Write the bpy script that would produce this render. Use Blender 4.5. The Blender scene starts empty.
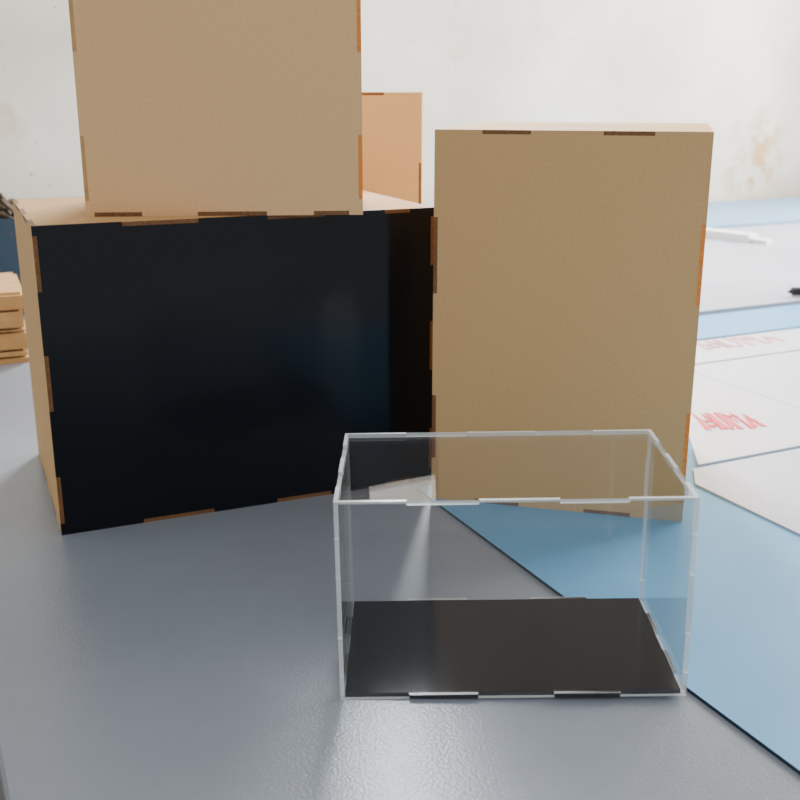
import bpy, bmesh, math, random
from mathutils import Vector, Matrix
random.seed(4)
H = 0.42          # camera height above the table top (m)
TZ = 0.75         # table top height (m)
A = Vector((0.902, 0.431)); B = Vector((-0.431, 0.902))   # table axes
ANG = math.atan2(0.431, 0.902)
C = bpy.context.scene.collection
TABM = Matrix.Translation((0, 0, TZ)) @ Matrix.Rotation(ANG, 4, 'Z')

def ab(a, b, z=0.0):
    p = (A*a + B*b)*H
    return Vector((p.x, p.y, TZ + z))
# ------------------------------------------------------------ materials
def mat(name, col, rough=0.6, spec=0.5, noise=None, bump=None, ior=1.45):
    m = bpy.data.materials.new(name); m.use_nodes = True
    nt = m.node_tree; bs = nt.nodes['Principled BSDF']
    bs.inputs['Base Color'].default_value = (*col, 1)
    bs.inputs['Roughness'].default_value = rough
    bs.inputs['Specular IOR Level'].default_value = spec
    bs.inputs['IOR'].default_value = ior
    tc = nt.nodes.new('ShaderNodeTexCoord')
    if noise:
        sc, amt = noise
        n = nt.nodes.new('ShaderNodeTexNoise'); n.inputs['Scale'].default_value = sc
        n.inputs['Detail'].default_value = 6
        nt.links.new(tc.outputs['Object'], n.inputs['Vector'])
        r = nt.nodes.new('ShaderNodeValToRGB')
        r.color_ramp.elements[0].position = .3; r.color_ramp.elements[1].position = .7
        r.color_ramp.elements[0].color = (*[c*(1-amt) for c in col], 1)
        r.color_ramp.elements[1].color = (*[min(1, c*(1+amt)) for c in col], 1)
        nt.links.new(n.outputs['Fac'], r.inputs['Fac'])
        nt.links.new(r.outputs['Color'], bs.inputs['Base Color'])
    if bump:
        sc, st, dist = bump
        n = nt.nodes.new('ShaderNodeTexNoise'); n.inputs['Scale'].default_value = sc
        n.inputs['Detail'].default_value = 3
        nt.links.new(tc.outputs['Object'], n.inputs['Vector'])
        b = nt.nodes.new('ShaderNodeBump'); b.inputs['Strength'].default_value = st
        b.inputs['Distance'].default_value = dist
        nt.links.new(n.outputs['Fac'], b.inputs['Height'])
        nt.links.new(b.outputs['Normal'], bs.inputs['Normal'])
    return m

def acrylic(name, tint, edge=False):
    m = bpy.data.materials.new(name); m.use_nodes = True
    nt = m.node_tree; nt.nodes.clear()
    out = nt.nodes.new('ShaderNodeOutputMaterial')
    tr = nt.nodes.new('ShaderNodeBsdfTransparent'); tr.inputs[0].default_value = (*tint, 1)
    mix = nt.nodes.new('ShaderNodeMixShader')
    if edge:
        pr = nt.nodes.new('ShaderNodeBsdfPrincipled')
        pr.inputs['Base Color'].default_value = (.90, .92, .91, 1)
        pr.inputs['Roughness'].default_value = .2
        mix.inputs[0].default_value = .6
        nt.links.new(tr.outputs[0], mix.inputs[1]); nt.links.new(pr.outputs[0], mix.inputs[2])
    else:
        g = nt.nodes.new('ShaderNodeBsdfGlossy'); g.inputs['Roughness'].default_value = .02
        geo = nt.nodes.new('ShaderNodeNewGeometry')
        dot = nt.nodes.new('ShaderNodeVectorMath'); dot.operation = 'DOT_PRODUCT'
        nt.links.new(geo.outputs['Normal'], dot.inputs[0]); nt.links.new(geo.outputs['Incoming'], dot.inputs[1])
        def M(op, a, b=None):
            n = nt.nodes.new('ShaderNodeMath'); n.operation = op
            for i, v in enumerate((a, b)):
                if v is None: continue
                if isinstance(v, (int, float)): n.inputs[i].default_value = v
                else: nt.links.new(v, n.inputs[i])
            return n.outputs[0]
        c = M('ABSOLUTE', dot.outputs['Value'])
        f = M('ADD', M('MULTIPLY', M('POWER', M('SUBTRACT', 1.0, c), 5.0), .9), .035)
        nt.links.new(f, mix.inputs[0])
        nt.links.new(tr.outputs[0], mix.inputs[1]); nt.links.new(g.outputs[0], mix.inputs[2])
    nt.links.new(mix.outputs[0], out.inputs[0])
    return m

MDF = mat('mdf_kraft', (.61, .375, .168), .75, .15, (300, .04), (900, .08, .0003))
MDF2 = mat('mdf_kraft_warm', (.76, .475, .235), .75, .15, (300, .04), (900, .08, .0003))
MDF3 = mat('mdf_kraft_dull', (.62, .43, .235), .8, .1, (300, .04), (900, .08, .0003))
BURNT = mat('mdf_cut_edge', (.19, .085, .033), .6, .3, (300, .3))
ORANGE = mat('mdf_lit_orange_edge', (.80, .25, .04), .5, .4, (300, .15))  # lit copy of the cut edge: glow from the right put into the colour
BLACKP = mat('black_acrylic', (.0045, .0058, .0085), .13, .25)
BLACKB = mat('black_acrylic_base', (.007, .007, .008), .10, .4)
BLACKE = mat('black_acrylic_edge', (.03, .03, .035), .3)
ACR = acrylic('clear_acrylic', (.985, .99, .99)); ACRE = acrylic('clear_acrylic_edge', (.85, .9, .9), True)
TABLE = mat('grey_laminate', (.245, .27, .31), .27, .5, (9, .05), (420, .45, .0006))
STEEL = mat('table_steel', (.12, .12, .13), .4)
BLUE = mat('blue_film_sheet', (.12, .355, .60), .38, .4, (12, .05))
BLUEL = mat('pale_blue_film_sheet', (.22, .38, .56), .5, .3, (12, .05))
BLUED = mat('dark_sheet_edge', (.012, .02, .035), .5)
WHITE = mat('white_film_sheet', (.60, .60, .66), .25, .5, (8, .06))
WHITE2 = mat('pinkish_film_sheet', (.72, .70, .74), .25, .5, (7, .06))
WEDGE = mat('white_sheet_edge', (.55, .56, .62), .5)
GREYS = mat('lavender_film_sheet', (.42, .42, .49), .42, .4, (3, .12))
RED = mat('red_marker', (.72, .05, .07), .6)
REDF = mat('faded_red_marker', (.72, .30, .33), .6)
CARD = mat('cardboard', (.52, .31, .13), .8, .2, (60, .15))
CARDD = mat('cardboard_gap_shade', (.10, .05, .02), .9, .1)  # dark colour stands in for shade in the gaps between layers
BIN = mat('dark_blue_plastic', (.02, .05, .09), .5)
SCRAP = mat('scrap_wood', (.09, .065, .045), .8, .2, (80, .4))
PAPER = mat('white_tape', (.88, .87, .84), .6)
BLK = mat('black_plastic', (.01, .01, .01), .4)
FLOOR = mat('concrete_floor', (.25, .24, .23), .7, .3, (3, .2))
FRAME = mat('window_frame_paint', (.7, .7, .68), .5)

def wallmat():
    m = mat('painted_wall', (.78, .74, .65), .9, .2)
    nt = m.node_tree; bs = nt.nodes['Principled BSDF']
    tc = nt.nodes.new('ShaderNodeTexCoord')
    def noise(sc, det, lo, hi, off=(0, 0, 0)):
        mp = nt.nodes.new('ShaderNodeMapping'); mp.inputs['Location'].default_value = off
        nt.links.new(tc.outputs['Object'], mp.inputs[0])
        n = nt.nodes.new('ShaderNodeTexNoise'); n.inputs['Scale'].default_value = sc; n.inputs['Detail'].default_value = det
        nt.links.new(mp.outputs[0], n.inputs['Vector'])
        r = nt.nodes.new('ShaderNodeMapRange'); r.inputs['From Min'].default_value = lo; r.inputs['From Max'].default_value = hi
        nt.links.new(n.outputs['Fac'], r.inputs['Value']); return r.outputs[0]
    def mix(f, c1, c2):
        x = nt.nodes.new('ShaderNodeMix'); x.data_type = 'RGBA'
        nt.links.new(f, x.inputs[0])
        for s, c in ((x.inputs[6], c1), (x.inputs[7], c2)):
            if isinstance(c, tuple): s.default_value = (*c, 1)
            else: nt.links.new(c, s)
        return x.outputs[2]
    base = mix(noise(1.7, 6, .38, .62), (.67, .615, .52), (.84, .80, .70))
    c2 = mix(noise(5, 7, .62, .74), base, (.64, .55, .42))
    c3 = mix(noise(62, 3, .66, .70, (3, 1, 2)), c2, (.46, .41, .34))
    mp = nt.nodes.new('ShaderNodeMapping')
    mp.inputs['Location'].default_value = (-4.33*5, 0, -.90*4.2); mp.inputs['Scale'].default_value = (5, 0, 4.2)
    nt.links.new(tc.outputs['Object'], mp.inputs[0])
    ln = nt.nodes.new('ShaderNodeVectorMath'); ln.operation = 'LENGTH'; nt.links.new(mp.outputs[0], ln.inputs[0])
    inv = nt.nodes.new('ShaderNodeMapRange'); inv.inputs['From Min'].default_value = 1; inv.inputs['From Max'].default_value = 0
    nt.links.new(ln.outputs['Value'], inv.inputs['Value'])
    mul = nt.nodes.new('ShaderNodeMath'); mul.operation = 'MULTIPLY'
    nt.links.new(inv.outputs[0], mul.inputs[0]); nt.links.new(noise(13, 6, .45, .6), mul.inputs[1])
    mul2 = nt.nodes.new('ShaderNodeMath'); mul2.operation = 'MULTIPLY'; mul2.use_clamp = True; mul2.inputs[1].default_value = 1.6
    nt.links.new(mul.outputs[0], mul2.inputs[0])
    c4 = mix(mul2.outputs[0], c3, (.60, .41, .23))
    nt.links.new(c4, bs.inputs['Base Color'])
    return m
WALL = wallmat()

# ------------------------------------------------------------ mesh helpers
def obj(name, bm, mats, parent=None, mw=None):
    bmesh.ops.recalc_face_normals(bm, faces=bm.faces)
    me = bpy.data.meshes.new(name); bm.to_mesh(me); bm.free()
    for m in mats: me.materials.append(m)
    o = bpy.data.objects.new(name, me); C.objects.link(o)
    if parent: o.parent = parent
    if mw is not None: o.matrix_world = mw
    return o

def add_box(bm, lo, hi, mi=0, M=None):
    vs = [bm.verts.new(Vector((x, y, z))) for x in (lo[0], hi[0]) for y in (lo[1], hi[1]) for z in (lo[2], hi[2])]
    if M is not None:
        for v in vs: v.co = M @ v.co
    for f in ((0,1,3,2),(4,6,7,5),(0,4,5,1),(2,3,7,6),(0,2,6,4),(1,5,7,3)):
        bm.faces.new([vs[i] for i in f]).material_index = mi

def prism(bm, pts, z0, z1, fn, capmi=0, sidemi=1):
    a = [bm.verts.new(fn(p[0], p[1], z0)) for p in pts]
    b = [bm.verts.new(fn(p[0], p[1], z1)) for p in pts]
    bm.faces.new(a).material_index = capmi; bm.faces.new(b[::-1]).material_index = capmi
    n = len(pts)
    for i in range(n):
        bm.faces.new((a[i], a[(i+1) % n], b[(i+1) % n], b[i])).material_index = sidemi

def outline(x0, x1, y0, y1, bot, top, left, right):
    """each side: (offset outward(+tab)/inward(-notch), [(a,b),...])"""
    P = [(x0, y0)]
    d, L = bot
    for a, b in L: P += [(a, y0), (a, y0-d), (b, y0-d), (b, y0)]
    P.append((x1, y0)); d, L = right
    for a, b in L: P += [(x1, a), (x1+d, a), (x1+d, b), (x1, b)]
    P.append((x1, y1)); d, L = top
    for a, b in reversed(L): P += [(b, y1), (b, y1+d), (a, y1+d), (a, y1)]
    P.append((x0, y1)); d, L = left
    for a, b in reversed(L): P += [(x0, b), (x0-d, b), (x0-d, a), (x0, a)]
    return P

def jointed_box(name, W, D, Hh, t, loc, ang, mats, tabs_w, tabs_v, tabs_d, front=None, base=None, right=None, left=None, g=.00015, tilt=0):
    """laser cut box, finger jointed. origin = front-left-bottom corner"""
    root = bpy.data.objects.new(name, None); C.objects.link(root); root.empty_display_size = .05
    root.matrix_world = Matrix.Translation(loc) @ Matrix.Rotation(ang, 4, 'Z') @ Matrix.Rotation(tilt, 4, 'Y')
    tw = [(a*W, b*W) for a, b in tabs_w]; tv = [(a*Hh, b*Hh) for a, b in tabs_v]; td = [(a*D, b*D) for a, b in tabs_d]
    sh = lambda L: [(a+g, b-g) for a, b in L]
    front = front or mats; base = base or mats; right = right or mats; left = left or mats
    def mk(nm, pts, z0, z1, fn, ms):
        bm = bmesh.new(); prism(bm, pts, z0, z1, fn)
        o = obj(nm, bm, ms); o.parent = root; return o
    o = outline(0, W, 0, Hh, (-t, tw), (-t, tw), (-t, tv), (-t, tv))
    mk('front_panel', o, 0, t, lambda x, y, z: Vector((x, z, y)), front)
    mk('back_panel', o, D-t, D, lambda x, y, z: Vector((x, z, y)), mats)
    o = outline(t+g, D-t-g, 0, Hh, (-t, td), (-t, td), (t, sh(tv)), (t, sh(tv)))
    mk('left_panel', o, 0, t, lambda x, y, z: Vector((z, x, y)), left)
    mk('right_panel', o, W-t, W, lambda x, y, z: Vector((z, x, y)), right)
    o = outline(t+g, W-t-g, t+g, D-t-g, (t, sh(tw)), (t, sh(tw)), (t, sh(td)), (t, sh(td)))
    mk('top_panel', o, Hh-t, Hh, lambda x, y, z: Vector((x, y, z)), mats)
    mk('base_panel', o, 0, t, lambda x, y, z: Vector((x, y, z)), base)
    return root

def sheet(name, pts, z0, z1, mats, parent=None):
    bm = bmesh.new()
    prism(bm, pts, z0, z1, lambda x, y, z: Vector((x*H, y*H, z)))
    o = obj(name, bm, mats)
    if parent: o.parent = parent
    else: o.matrix_world = TABM
    return o

# ------------------------------------------------------------ room
def walled(name, org, ux, L, Ht, thick, win=None):
    n = Vector((-ux.y, ux.x, 0)); u3 = Vector((ux.x, ux.y, 0))
    M = Matrix(((u3.x, n.x, 0, org.x), (u3.y, n.y, 0, org.y), (0, 0, 1, 0), (0, 0, 0, 1)))
    bm = bmesh.new()
    if win:
        s0, s1, z0, z1 = win
        add_box(bm, (0, 0, 0), (s0, thick, Ht)); add_box(bm, (s1, 0, 0), (L, thick, Ht))
        add_box(bm, (s0, 0, 0), (s1, thick, z0)); add_box(bm, (s0, 0, z1), (s1, thick, Ht))
    else: add_box(bm, (0, 0, 0), (L, thick, Ht))
    o = obj(name, bm, [WALL], None, M)
    return o, M
def window(name, M, win, thick, power, col):
    s0, s1, z0, z1 = win; f = .04
    bm = bmesh.new()
    for lo, hi in (((s0, 0, z0), (s0+f, thick, z1)), ((s1-f, 0, z0), (s1, thick, z1)), ((s0+f, 0, z0), (s1-f, thick, z0+f)),
                   ((s0+f, 0, z1-f), (s1-f, thick, z1)), (((s0+s1)/2-.015, .02, z0+f), ((s0+s1)/2+.015, .06, z1-f))):
        add_box(bm, lo, hi)
    w = obj(name, bm, [FRAME], None, M)
    l = bpy.data.lights.new(name+'_daylight', 'AREA'); l.shape = 'RECTANGLE'
    l.size = s1-s0-.08; l.size_y = z1-z0-.08; l.energy = power; l.color = col
    lo = bpy.data.objects.new(name+'_daylight', l); C.objects.link(lo)
    lo.matrix_world = M @ Matrix.Translation(((s0+s1)/2, .07, (z0+z1)/2)) @ Matrix.Rotation(math.radians(-90), 4, 'X')
    lo.parent = w; lo.matrix_parent_inverse = w.matrix_world.inverted()
    return w
wb = 7.4; ra = 8.3
org = ab(-3.2, wb); org.z = 0; winb = (2.4, 3.4, 2.1, 3.3)
o, M = walled('wall_back', org, A, (ra+3.2)*H, 3.6, .12, winb)
window('window_1', M, winb, .12, 330, (.95, .98, 1.0))
org = ab(ra, wb); org.z = 0
winr = (.6, 2.4, 1.0, 2.6)
o, M = walled('wall_right', org, -B, 4.2, 3.6, .12, winr)
window('window_2', M, winr, .12, 300, (1.0, .985, .95))
bm = bmesh.new(); add_box(bm, (-4, -2, -.05), (7, 7, 0)); obj('floor', bm, [FLOOR])

# ------------------------------------------------------------ table
root = bpy.data.objects.new('work_table', None); C.objects.link(root)
root.matrix_world = Matrix.Rotation(ANG, 4, 'Z')
a0, a1, b0, b1 = .044*H, 7.9*H, .3*H, 7.3*H
bm = bmesh.new(); add_box(bm, (a0, b0, TZ-.03), (a1, b1, TZ))
bmesh.ops.bevel(bm, geom=list(bm.edges), offset=.002, segments=2, affect='EDGES')
o = obj('table_top', bm, [TABLE]); o.parent = root
bm = bmesh.new()
for x in (a0+.06, a1-.11):
    for y in (b0+.06, b1-.11): add_box(bm, (x, y, 0), (x+.05, y+.05, TZ-.03))
add_box(bm, (a0+.11, b0+.07, TZ-.1), (a1-.11, b0+.1, TZ-.03)); add_box(bm, (a0+.11, b1-.1, TZ-.1), (a1-.11, b1-.07, TZ-.03))
o = obj('table_frame', bm, [STEEL]); o.parent = root

# ------------------------------------------------------------ boxes
def L(X, Y, Z=0): return Vector((X*H, Y*H, TZ+Z*H))
t = .004
zb = .003         # lower sheet thickness
jointed_box('mdf_box_with_black_panel', .950*H, .617*H, .717*H, t, L(-.789, 2.258), math.radians(23.0), [MDF, BURNT],
            [(.20, .38), (.55, .70), (.86, .93)], [(.04, .2), (.42, .6), (.80, .97)], [(.2, .4), (.6, .8)], front=[BLACKP, BURNT])
jointed_box('mdf_box', .635*H, .6*H, .9*H, t, L(-.720, 2.430, .7172), math.radians(3.6), [MDF2, BURNT],
            [(.0+.03, .2), (.4, .65), (.82, .95)], [(.04, .2), (.40, .55), (.75, .92)], [(.2, .4), (.6, .8)], right=[MDF2, ORANGE], left=[MDF2, CARD])
jointed_box('mdf_box', .614*H, .6*H, .903*H, t, L(.079, 2.474, zb/H), math.radians(-14.5), [MDF, BURNT],
            [(.18, .36), (.62, .80)], [(.12, .30), (.58, .78)], [(.2, .4), (.6, .8)], right=[MDF, ORANGE])
jointed_box('mdf_box', .6*H, .6*H, .988*H, t, L(-.53, 3.46), math.radians(-2), [MDF3, BURNT],
            [(.2, .4), (.6, .8)], [(.12, .3), (.6, .78)], [(.2, .4), (.6, .8)])
jointed_box('clear_display_case', .589*H, .352*H, .3616*H, .003, L(-.102, 1.572), math.radians(-.3), [ACR, ACRE],
            [(.20, .40), (.62, .81)], [(.12, .32), (.62, .82)], [(.2, .4), (.6, .8)], base=[BLACKB, BLACKE], g=.0004, tilt=-math.radians(.9))

# ------------------------------------------------------------ sheets
sheet('blue_acrylic_sheet', [(1.137, .55), (4.6, .55), (4.6, 2.95), (1.62, 2.95), (1.62, 2.8), (1.275, 2.8), (1.275, 2.28), (1.137, 2.28)], 0, zb, [BLUE, BLUED])
sheet('white_acrylic_sheet', [(1.80, .56), (4.5, .56), (4.5, 2.07), (1.87, 2.07), (1.80, 1.98)], zb+.0001, zb+.002, [WHITE, WEDGE])
sheet('white_acrylic_sheet', [(1.90, 2.085), (2.545, 2.085), (2.545, 2.94), (2.07, 2.94), (2.07, 2.33)], zb+.0001, zb+.003, [WHITE2, WEDGE])
sheet('white_acrylic_sheet', [(2.555, 2.09), (4.5, 2.09), (4.5, 2.94), (2.555, 2.94)], zb+.0001, zb+.002, [WHITE2, WEDGE])
sheet('white_acrylic_sheet', [(2.2, 2.955), (4.5, 2.955), (4.5, 3.24), (2.2, 3.24)], 0, zb+.002, [WHITE2, WEDGE])
sheet('blue_acrylic_sheet', [(2.2, 3.26), (4.9, 3.26), (4.9, 3.62), (2.2, 3.62)], 0, .006, [BLUE, BLUE])
sheet('lavender_acrylic_sheet', [(2.2, 3.64), (7.5, 3.64), (7.5, 5.88), (2.2, 5.88)], 0, .012, [GREYS, GREYS])
sheet('pale_blue_acrylic_sheet', [(2.3, 5.90), (7.7, 5.90), (7.7, 7.2), (2.3, 7.2)], 0, .020, [BLUEL, BLUEL])
bm = bmesh.new()
add_box(bm, (-.16, -.022, 0), (.10, .022, .022)); add_box(bm, (.10, -.016, 0), (.15, .016, .012))
obj('foam_strip', bm, [PAPER], None, Matrix.Translation(ab(5.02, 5.47, .012)) @ Matrix.Rotation(math.radians(-50), 4, 'Z'))

# red marker writing
def writing(name, strokes, org, su, sv, rot, dp, m):
    cu = bpy.data.curves.new(name, 'CURVE'); cu.dimensions = '3D'; cu.bevel_depth = dp; cu.bevel_resolution = 1
    for s in strokes:
        sp = cu.splines.new('POLY'); sp.points.add(len(s)-1)
        for i, (x, y) in enumerate(s): sp.points[i].co = (x*su, y*sv, 0, 1)
    o = bpy.data.objects.new(name, cu); C.objects.link(o); cu.materials.append(m)
    o.matrix_world = Matrix.Translation(org) @ Matrix.Rotation(rot, 4, 'Z') @ Matrix.Diagonal((1, 1, .12, 1))
    return o
S = [[(0, 0), (.1, 1), (.25, .1), (.4, 1), (.5, 0)], [(.15, .5), (.55, .55)], [(.62, 1), (.6, .2), (.75, 0), (.9, .3), (.92, 1)],
     [(1.05, 0), (1.1, 1), (1.25, .4), (1.4, 1), (1.45, 0)], [(1.0, .8), (1.5, .75)], [(1.6, .1), (1.75, .9), (1.9, .1)], [(1.62, .45), (1.9, .5)], [(.1, .2), (.5, .3)]]
p = L(.93, 3.0); p.z = TZ+zb+.0033
writing('red_marker_writing', S, p, .040, .070, math.radians(6), .0045, RED)
p = L(1.22, 4.02); p.z = TZ+zb+.0023
writing('red_marker_writing', S, p, .085, .06, math.radians(22), .0045, REDF)

# marker pen at right edge
bm = bmesh.new()
bmesh.ops.create_cone(bm, cap_ends=True, segments=20, radius1=.009, radius2=.009, depth=.1)
bmesh.ops.create_cone(bm, cap_ends=True, segments=20, radius1=.0105, radius2=.0085, depth=.04, matrix=Matrix.Translation((0, 0, .065)))
bmesh.ops.create_cone(bm, cap_ends=True, segments=12, radius1=.004, radius2=.003, depth=.008, matrix=Matrix.Translation((0, 0, -.053)))
p = ab(4.0, 3.68); p.z = TZ+.012+.0105
obj('marker_pen', bm, [BLK], None, Matrix.Translation(p) @ Matrix.Rotation(ANG-.4, 4, 'Z') @ Matrix.Rotation(math.radians(90), 4, 'Y'))

# ------------------------------------------------------------ left clutter
root = bpy.data.objects.new('cardboard_stack', None); C.objects.link(root)
z = TZ
for i, th in enumerate((.012, .010, .030, .006, .028, .026)):
    j = random.uniform(-.008, .008)
    bm = bmesh.new()
    M = Matrix.Translation(L(-1.44, 3.90)+Vector((0, 0, z-TZ))) @ Matrix.Rotation(math.radians(23)+j*2, 4, 'Z')
    add_box(bm, (-.10+j, -.01+j, 0), (.012+j, .2, th-.004), 0)
    add_box(bm, (-.098+j, -.002+j, th-.004), (.006+j, .195, th), 0 if i == 5 else 1)  # inset strip, dark as the shaded gap except on the top layer
    for v in bm.verts: v.co = M @ v.co
    o = obj('cardboard_layer_%d' % (i+1), bm, [CARD, CARDD]); o.parent = root
    z += th
root = bpy.data.objects.new('scrap_crate', None); C.objects.link(root)
M = Matrix.Translation(L(-1.96, 4.62)) @ Matrix.Rotation(ANG, 4, 'Z')
bm = bmesh.new()
w, d, h, k = .135, .12, .185, .006
add_box(bm, (0, 0, 0), (w, d, k), 0, M)
for lo, hi in (((0, 0, k), (w, k, h)), ((0, d-k, k), (w, d, h)), ((0, k, k), (k, d-k, h)), ((w-k, k, k), (w, d-k, h))): add_box(bm, lo, hi, 0, M)
o = obj('crate_shell', bm, [BIN]); o.parent = root
bm = bmesh.new()
for i in range(34):
    R = Matrix.Translation((random.uniform(.03, w-.03), random.uniform(.03, d-.03), random.uniform(.16, .215))) @ Matrix.Rotation(random.uniform(0, 3.1), 4, 'Z') @ Matrix.Rotation(random.uniform(-.5, .5), 4, 'Y')
    add_box(bm, (-.035, -.005, -.003), (.035, .005, .003), 0, M @ R)
o = obj('wood_scraps', bm, [SCRAP]); o.parent = root

# ------------------------------------------------------------ world + camera
w = bpy.data.worlds.new('world'); bpy.context.scene.world = w; w.use_nodes = True
bg = w.node_tree.nodes['Background']; bg.inputs[0].default_value = (.94, .97, 1.0, 1); bg.inputs[1].default_value = .88

cam = bpy.data.cameras.new('camera'); cam.lens = 47.25; cam.sensor_width = 36; cam.clip_start = .01
co = bpy.data.objects.new('camera', cam); C.objects.link(co)
co.location = (0, 0, TZ+H); co.rotation_euler = (math.radians(90-16.54), 0, 0)
cam.dof.use_dof = True; cam.dof.focus_distance = .90; cam.dof.aperture_fstop = 11
bpy.context.scene.camera = co
